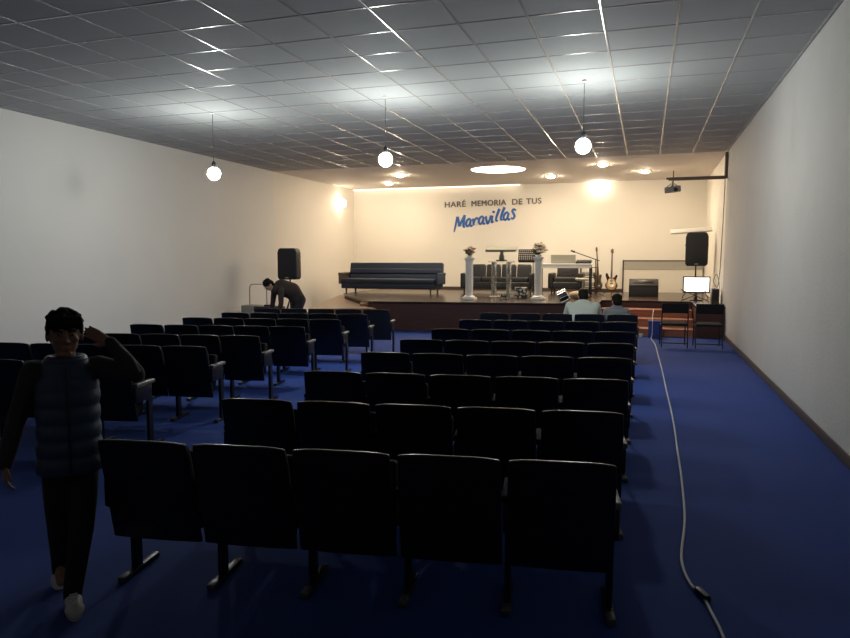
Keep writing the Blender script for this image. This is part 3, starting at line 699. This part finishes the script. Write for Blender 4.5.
# ------------------------------------------------------------------ hand cart by the left wall
t = thing('hand_cart', 'metal hand cart with a tall handle beside the bending person', 'cart', (-8.95, 14.5, 0))
MB().tube(cat([(-.25, 0, .10), (-.25, .0, .9), (-.22, 0, 1.05), (-.15, 0, 1.08), (.14, 0, 1.08), (.2, 0, 1.05), (.22, 0, .9), (.22, 0, .10)], 5), .015).build('handle', M['steel'], t)
MB().box((0, -.15, .11), (.55, .5, .03), None, .006).build('deck', M['steel'], t)
for sx in (-1, 1): MB().cyl((sx * .25, .02, .07), (sx * .29, .02, .07), .07, seg=18).build('wheel', M['black_shell'], t)
tag(MB().box((-8.98, 14.3, .36), (.46, .36, .46), None, .015).build('grey_crate', M['grey_case']), 'grey crate loaded on the hand cart', 'crate')
t = thing('equipment_case', 'black equipment case on the floor in front of the bending person', 'case', (-8.3, 13.9, 0))
MB().box((0, 0, .30), (.62, .36, .60), None, .015).build('body', M['black_case'], t)
MB().box((0, 0, .62), (.24, .10, .04), None, .01).build('handle', M['black_metal'], t)

# ------------------------------------------------------------------ people
def hand(mb, wrist, dirv, side, palm_n, s=1.0, curl=.5):
    """palm + five bent fingers; dirv = pointing direction, side = thumb side, palm_n = direction the palm faces"""
    d, sd, pn = V(dirv).normalized(), V(side).normalized(), V(palm_n).normalized(); w = V(wrist)
    pl = .078 * s
    for k in range(4):
        o_ = (k - 1.5) * .017 * s
        mb.cap(w + sd * o_ * .6, .013 * s, w + d * pl + sd * o_, .0105 * s, 10)
    Ls = [.058, .072, .068, .052]
    for k, L in enumerate(Ls):
        o_ = (1.5 - k) * .0185 * s
        p0 = w + d * (pl * .96) + sd * o_; a = curl * .5; pts = [(p0, .0088 * s)]; ang = 0; q = p0
        for seg in (.45, .32, .23):
            ang += a; q = q + (d * math.cos(ang) + pn * math.sin(ang)) * L * s * seg * 1.15 + sd * (1.5 - k) * .001 * s
            pts.append((q, (.0082 - .0008 * len(pts)) * s))
        mb.chain(pts)
    b = w + d * .022 * s + sd * .022 * s
    mb.chain([(b, .013 * s), (b + d * .026 * s + sd * .022 * s + pn * .008 * s, .0105 * s), (b + d * .052 * s + sd * .030 * s + pn * .018 * s, .0085 * s)])
def head(mb, c, R, s=1.0):
    """c centre, R rotation matrix (face to local -Y)"""
    def q(p): return V(c) + R @ (V(p) * s)
    e = R.to_euler()
    mb.ball(q((0, .008, .025)), (.076 * s, .092 * s, .088 * s), e, 20, 14)
    mb.ball(q((0, -.018, -.035)), (.060 * s, .066 * s, .072 * s), e, 20, 14)
    mb.ball(q((0, -.058, -.090)), (.030 * s, .024 * s, .020 * s), e)
    mb.chain([(q((0, -.083, .012)), .009 * s), (q((0, -.101, -.022)), .0125 * s)])
    for sx in (-1, 1):
        mb.ball(q((sx * .012, -.090, -.026)), .009 * s); mb.ball(q((sx * .040, -.062, -.018)), (.022 * s, .018 * s, .018 * s), e)
        mb.ball(q((sx * .077, .010, -.008)), (.010 * s, .022 * s, .030 * s), e); mb.ball(q((sx * .030, -.076, .030)), (.026 * s, .012 * s, .009 * s), e)
    mb.ball(q((0, -.078, -.056)), (.024 * s, .012 * s, .007 * s), e); mb.ball(q((0, -.076, -.067)), (.020 * s, .012 * s, .007 * s), e)
    return q
def face(parent, c, R, s):
    def q(p): return V(c) + R @ (V(p) * s)
    e = R.to_euler()
    for sx in (-1, 1):
        ey = MB().ball(q((sx * .031, -.0765, .008)), (.0135 * s, .006 * s, .006 * s), e).build('eye', M['eyewhite'], parent)
        MB().ball(q((sx * .031, -.0825, .008)), (.0065 * s, .003 * s, .0062 * s), e).build('iris', M['eye'], ey)
        MB().tube([q((sx * .014, -.088, .026)), q((sx * .032, -.088, .033)), q((sx * .05, -.077, .027))], .0045 * s).build('eyebrow', M['hair'], parent)
    MB().ball(q((0, -.0875, -.057)), (.021 * s, .006 * s, .0055 * s), e).ball(q((0, -.086, -.066)), (.018 * s, .006 * s, .006 * s), e).build('lips', M['lip'], parent)
def hair(parent, c, R, s, fringe=True, seed=1, short=False):
    random.seed(seed)
    def q(p): return V(c) + R @ (V(p) * s)
    e = R.to_euler(); mb = MB()
    mb.ball(q((0, .020, .046)), (.084 * s, .092 * s, .078 * s), e, 20, 14)
    mb.ball(q((0, .050, .0)), (.078 * s, .062 * s, .085 * s), e, 20, 14)
    for k in range(46):
        a = random.uniform(0, 2 * PI); el = random.uniform(.25, 1.5)
        p = V((.084 * math.cos(a) * math.cos(el), .018 + .092 * math.sin(a) * math.cos(el), .046 + .078 * math.sin(el)))
        mb.ball(q(p), random.uniform(.011, .016) * s, None, 8, 6)
    if fringe:
        for k in range(9):
            x = -.066 + .0165 * k; y = -.074 + .32 * abs(x) * abs(x) * 16 * .45
            mb.chain([(q((x, y + .012, .085)), .016 * s), (q((x * 1.04 + .003 * (k % 2), y - .008, .062)), .014 * s), (q((x * 1.06, y - .010, .046 - .007 * (k % 3))), .008 * s)])
        for sx in (-1, 1): mb.chain([(q((sx * .076, -.022, .045)), .013 * s), (q((sx * .077, -.026, .006)), .007 * s)])
    mb.fuse('hair', M['hair'], parent, .005 * s, 7)
def oring(c, rx, ry, n=24, rot=None, z=None):
    out = []
    for k in range(n):
        a = 2 * PI * k / n; p = V((math.copysign(abs(math.cos(a)) ** .85, math.cos(a)) * rx, math.copysign(abs(math.sin(a)) ** .85, math.sin(a)) * ry, 0))
        out.append(V(c) + (rot @ p if rot else p))
    return out
I3 = Matrix.Identity(3)

# ---- the child walking up the aisle (faces local -Y, turned to the camera)
boy = thing('person', 'dark-haired child in navy vest walking up the aisle, one hand raised', 'person', (-2.755, 2.66, 0), math.radians(46)); boy.scale = (.985, .985, .985)
hc = V((0.0, -.02, 1.362)); hR = Matrix.Rotation(.04, 3, 'Z') @ Matrix.Rotation(.06, 3, 'X')
shL, shR = V((-.150, 0, 1.175)), V((.150, 0, 1.185))
elL, wrL = V((-.232, .03, .935)), V((-.285, -.03, .735))
elR, wrR = V((.315, -.13, 1.155)), V((.205, -.105, 1.315))
hipL, hipR = V((-.065, 0, .69)), V((.065, 0, .69))
knL, anL = V((-.065, -.03, .40)), V((-.072, .16, .135))       # rear foot, heel lifted
knR, anR = V((.035, -.13, .39)), V((-.018, -.16, .075))
mb = MB()
head(mb, hc, hR)
mb.chain([((0, .012, 1.29), .046), ((0, .012, 1.19), .05)])
mb.loft([oring((0, 0, .66), .115, .085), oring((0, 0, .74), .125, .088), oring((0, 0, .88), .112, .08), oring((0, 0, 1.05), .135, .09), oring((0, 0, 1.16), .14, .08), oring((0, .005, 1.22), .07, .055)])
mb.chain([((0, 0, 1.16), .06), (shL, .048), (elL, .036), (wrL, .024)]); mb.chain([((0, 0, 1.16), .06), (shR, .048), (elR, .036), (wrR, .024)])
hand(mb, wrL, (-.05, -.1, -1), (.2, -1, 0), (1, .1, 0), .92, .7)
hand(mb, wrR, (-.62, .1, .42), (-.35, -.5, -.8), (-.2, .9, -.2), .92, .35)
mb.chain([((0, 0, .72), .09), (hipL, .072), (knL, .05), (anL, .034)]); mb.chain([((0, 0, .72), .09), (hipR, .072), (knR, .05), (anR, .034)])
mb.chain([(anL, .034), (anL + V((0, -.06, -.075)), .028), (anL + V((0, -.085, -.10)), .022)])
mb.chain([(anR, .034), (anR + V((0, .02, -.03)), .032), (anR + V((.005, -.12, -.045)), .024)])
mb.fuse('body', M['skin'], boy, .0052, 5)
face(boy, hc, hR, 1); hair(boy, hc, hR, 1, True, 2)
# shirt with long sleeves
mb = MB()
mb.loft([oring((0, 0, .72), .128, .094), oring((0, 0, .88), .120, .088), oring((0, 0, 1.05), .142, .097), oring((0, 0, 1.16), .148, .088), oring((0, .005, 1.225), .075, .062), oring((0, .008, 1.25), .056, .056)])
for sh, el, wr in ((shL, elL, wrL), (shR, elR, wrR)):
    mb.chain([(V((0, 0, 1.15)), .06), (sh, .058), (sh.lerp(el, .5), .050), (el, .046), (el.lerp(wr, .5), .042), (wr, .034)])
mb.fuse('shirt', M['sleeve'], boy, .008, 4)
for sh, el, wr, off in ((shR, elR, wrR, V((.02, -.045, .012))),):
    MB().tube(cat([el + off * .9 + (wr - el) * .02, el.lerp(wr, .5) + V((.035, -.028, .01)), wr + V((.028, -.022, -.005))], 6), .006).build('sleeve_stripe', M['stripe'], boy)
# quilted vest: stacked padded rolls, front zip, collar
rings = []; zs = [.66 + .01 * k for k in range(58)]
for z in zs:
    t_ = (z - .66) / .57; w_ = .156 - .012 * math.sin(t_ * PI) if t_ < .75 else .150 - (t_ - .75) * .20
    d_ = .118 + .006 * math.sin(t_ * PI) - max(0, t_ - .75) * .12
    pu = .008 * abs(math.sin((z - .66) / .085 * PI))
    rings.append(oring((0, 0, z), w_ + pu, d_ + pu, 36))
mb = MB(); mb.loft(rings); v_ = mb.build('vest', M['vest'], boy)
MB().tube(oring((0, -.005, 1.232), .078, .072, 28), .024, 10, True).build('collar', M['vest'], v_)
MB().tube([(0, -.128, .67), (0, -.136, .85), (0, -.134, 1.05), (0, -.112, 1.15), (0, -.095, 1.21)], .005).build('zip', M['black_metal'], v_)
mb = MB()
mb.loft([oring((0, 0, .625), .115, .10), oring((0, 0, .70), .13, .10), oring((0, 0, .76), .125, .09)])
for hp, kn, an in ((hipL, knL, anL), (hipR, knR, anR)):
    mb.chain([(hp * .9 + V((0, 0, .07)), .078), (hp.lerp(kn, .5), .070), (kn, .060), (kn.lerp(an, .5), .053), (an + V((0, 0, .0)), .046), (an + V((0, -.022 if an.z > .1 else 0, -.055 if an.z > .1 else -.03)), .045)])
mb.fuse('trousers', M['trouser'], boy, .009, 5)
def shoe(an, pitch, yaw, name='shoe'):
    R = Matrix.Rotation(yaw, 4, 'Z') @ Matrix.Rotation(pitch, 4, 'X'); X = Matrix.Translation(an) @ R
    mb = MB()
    mb.chain([((0, .02, -.005), .043), ((0, .025, -.035), .042)]); mb.chain([((0, .02, -.030), .042), ((0, -.05, -.034), .040), ((0, -.115, -.044), .034), ((0, -.145, -.050), .025)])
    mb.ball((0, -.10, -.045), (.046, .06, .03))
    bmesh.ops.transform(mb.bm, matrix=X, verts=mb.bm.verts); o = mb.fuse(name, M['shoe'], boy, .006, 3)
    mb = MB(); poly = [(.034 * math.cos(a) * (1.2 if math.sin(a) < 0 else 1.05), -.045 + .125 * math.sin(a)) for a in [2 * PI * k / 24 for k in range(24)]]
    mb.prism(poly, -.077, -.058, X, .004); mb.build('sole', M['sole'], o)
    mb = MB()
    for k in range(4): mb.tube([(-.018, -.045 - .02 * k, .008 - .006 * k), (.018, -.045 - .02 * k, .008 - .006 * k)], .004)
    bmesh.ops.transform(mb.bm, matrix=X, verts=mb.bm.verts); mb.build('laces', M['paper'], o)
shoe(anR, 0, .05); shoe(anL, .75, -.1)

# ---- adult bending by the left wall (side view, head to the left; local +X = image right)
t = thing('person', 'person in dark brown clothes bending over by the left wall', 'person', (-7.22, 13.3, 0), math.radians(52)); t.scale = (1.06, 1.06, 1.06)
hip, sh, hd = V((0, 0, .76)), V((-.46, 0, 1.04)), V((-.64, -.02, 1.08))
hR = Matrix.Rotation(math.radians(-90), 3, 'Z') @ Matrix.Rotation(math.radians(60), 3, 'X')
def limbs(mb, g=1.0, arms=True, legs=True, torso=True):
    if torso: mb.chain([(hip, .15 * g), (V((-.14, 0, .95)), .175 * g), (V((-.36, 0, 1.02)), .175 * g), (V((-.48, 0, 1.0)), .12 * g)]); mb.cap(hip + V((0, -.07, 0)), .125 * g, hip + V((0, .07, 0)), .125 * g); mb.cap(sh + V((.03, -.11, -.05)), .085 * g, sh + V((.03, .11, -.05)), .085 * g)
    for s_ in (-1, 1):
        if arms: mb.chain([(V((-.45, s_ * .18, .95)), .065 * g), (V((-.47, s_ * .22, .70)), .05 * g), (V((-.55, s_ * .17, .52)), .036 * g)])
        if legs: mb.chain([(hip + V((0, s_ * .09, -.04)), .10 * g), (V((-.10, s_ * .11, .42)), .068 * g), (V((.06, s_ * .11, .09)), .046 * g)])
mb = MB(); head(mb, hd, hR, 1.0); mb.cap((-.5, 0, 1.01), .055, (-.60, 0, 1.05), .05); limbs(mb, .86)
for s_ in (-1, 1):
    hand(mb, (-.55, s_ * .17, .52), (-.35, 0, -1), (-.8, -s_ * .3, .2), (.2, -s_, 0), 1.0, .8)
    mb.chain([(V((.06, s_ * .11, .09)), .04), (V((.08, s_ * .11, .045)), .038), (V((-.10, s_ * .12, .03)), .03)])
mb.fuse('body', M['skin2'], t, .009, 5)
hair(t, hd, hR, 1.04, False, 4); face(t, hd, hR, 1)
mb = MB(); limbs(mb, 1.0, True, False, True); mb.fuse('jacket', M['brown_cloth'], t, .012, 6)
mb = MB(); mb.cap(hip + V((0, -.07, 0)), .128, hip + V((0, .07, 0)), .128); limbs(mb, 1.02, False, True, False); mb.fuse('trousers', M['trouser'], t, .012, 6)
for s_ in (-1, 1):
    mb = MB(); mb.chain([(V((.09, s_ * .11, .05)), .046), (V((-.02, s_ * .115, .045)), .043), (V((-.14, s_ * .12, .034)), .033)]); mb.fuse('shoe', M['black_shell'], t, .009, 3)

# ---- two people seated in the last row (backs to the camera, facing local +Y)
def sitter(lab, loc, rz, k, lean, hx, hz, shirt, shoulder, turn, seed, sk):
    t = thing('person', lab, 'person', loc, rz)
    hip = V((0, .02, .50)); ch = V((0, .02 + lean * .55, .50 + .30 * k)); nk = V((0, .02 + lean * .95, .50 + .47 * k)); hd = V((hx, .02 + lean * 1.35, hz))
    hR = Matrix.Rotation(PI + turn, 3, 'Z') @ Matrix.Rotation(lean * 1.6, 3, 'X')
    sy = nk.y; sz = nk.z - .03
    def torso(mb, g):
        mb.loft([oring(hip + V((0, 0, -.07)), .15 * k * g, .12 * k * g), oring(hip + V((0, .0, .08)), .155 * k * g, .12 * k * g), oring(ch, shoulder * .86 * g, .125 * k * g), oring(ch.lerp(nk, .65), shoulder * .98 * g, .105 * k * g), oring(nk + V((0, .0, -.01)), shoulder * .62 * g, .08 * k * g), oring(nk + V((0, .015, .05)), .062 * g, .06 * g)])
    def arms(mb, g):
        for s_ in (-1, 1):
            mb.chain([(V((s_ * shoulder * .8, sy - .01, sz - .03)), .072 * k * g), (V((s_ * (shoulder + .03), sy + .06, sz - .30 * k)), .052 * k * g), (V((s_ * shoulder * .55, sy + .30 * k, sz - .36 * k)), .034 * k * g)])
    def legs(mb, g):
        for s_ in (-1, 1):
            mb.chain([(V((s_ * .09 * k, .03, .50)), .09 * k * g), (V((s_ * .12 * k, .46 * k, .49)), .066 * k * g), (V((s_ * .12 * k, .47 * k, .10)), .045 * k * g)])
    mb = MB(); head(mb, hd, hR, .72 + .28 * k); mb.cap(nk, .055 * k, hd + V((0, -.01, -.06)), .052 * k); torso(mb, .93); arms(mb, .86); legs(mb, .86)
    for s_ in (-1, 1):
        hand(mb, (s_ * shoulder * .55, sy + .30 * k, sz - .36 * k), (-s_ * .35, .9, .0), (-s_, -.2, .4), (0, -.1, -1), k, .5)
        mb.chain([(V((s_ * .12 * k, .47 * k, .10)), .038 * k), (V((s_ * .12 * k, .45 * k, .045)), .036 * k), (V((s_ * .13 * k, .62 * k, .032)), .028 * k)])
    mb.fuse('body', sk, t, .009, 5)
    hair(t, hd, hR, (.72 + .28 * k) * 1.04, False, seed); face(t, hd, hR, .72 + .28 * k)
    mb = MB(); torso(mb, 1.04); arms(mb, 1.05); mb.fuse('shirt', shirt, t, .012, 5)
    mb = MB(); legs(mb, 1.05); mb.cap((-.05 * k, .02, .50), .12 * k, (.05 * k, .02, .50), .12 * k); mb.fuse('trousers', M['trouser'], t, .012, 5)
    for s_ in (-1, 1):
        mb = MB(); mb.chain([(V((s_ * .12 * k, .44 * k, .05)), .044 * k), (V((s_ * .13 * k, .64 * k, .036)), .032 * k)]); mb.fuse('shoe', M['black_shell'], t, .009, 3)
sitter('person in pale shirt hunched forward in the last seat row', (-.95, 11.42, 0), .14, 1.0, .30, .01, 1.05, M['pale_shirt'], .27, .1, 6, M['skin2'])
sitter('smaller person in grey shirt beside the pale-shirted one, facing the stage', (-.42, 11.48, 0), .14, .85, .10, 0, 1.0, M['grey_shirt'], .19, .25, 8, M['skin2'])

# ------------------------------------------------------------------ camera, world, colour
cam = bpy.data.cameras.new('camera'); co = bpy.data.objects.new('camera', cam); COL.objects.link(co)
cam.sensor_width = 36; cam.lens = 36 * 680 / 850; cam.clip_start = .05
co.location = (0, 0, 1.72); co.rotation_euler = (math.radians(90 - 5.126), 0, math.radians(17.937))
S.camera = co
wd = bpy.data.worlds.new('world'); S.world = wd; wd.use_nodes = True
wd.node_tree.nodes['Background'].inputs[0].default_value = (.5, .55, .6, 1); wd.node_tree.nodes['Background'].inputs[1].default_value = .0
S.view_settings.view_transform = 'Standard'; S.view_settings.look = 'None'; S.view_settings.gamma = 1; S.view_settings.use_curve_mapping = False
S.view_settings.exposure = 0
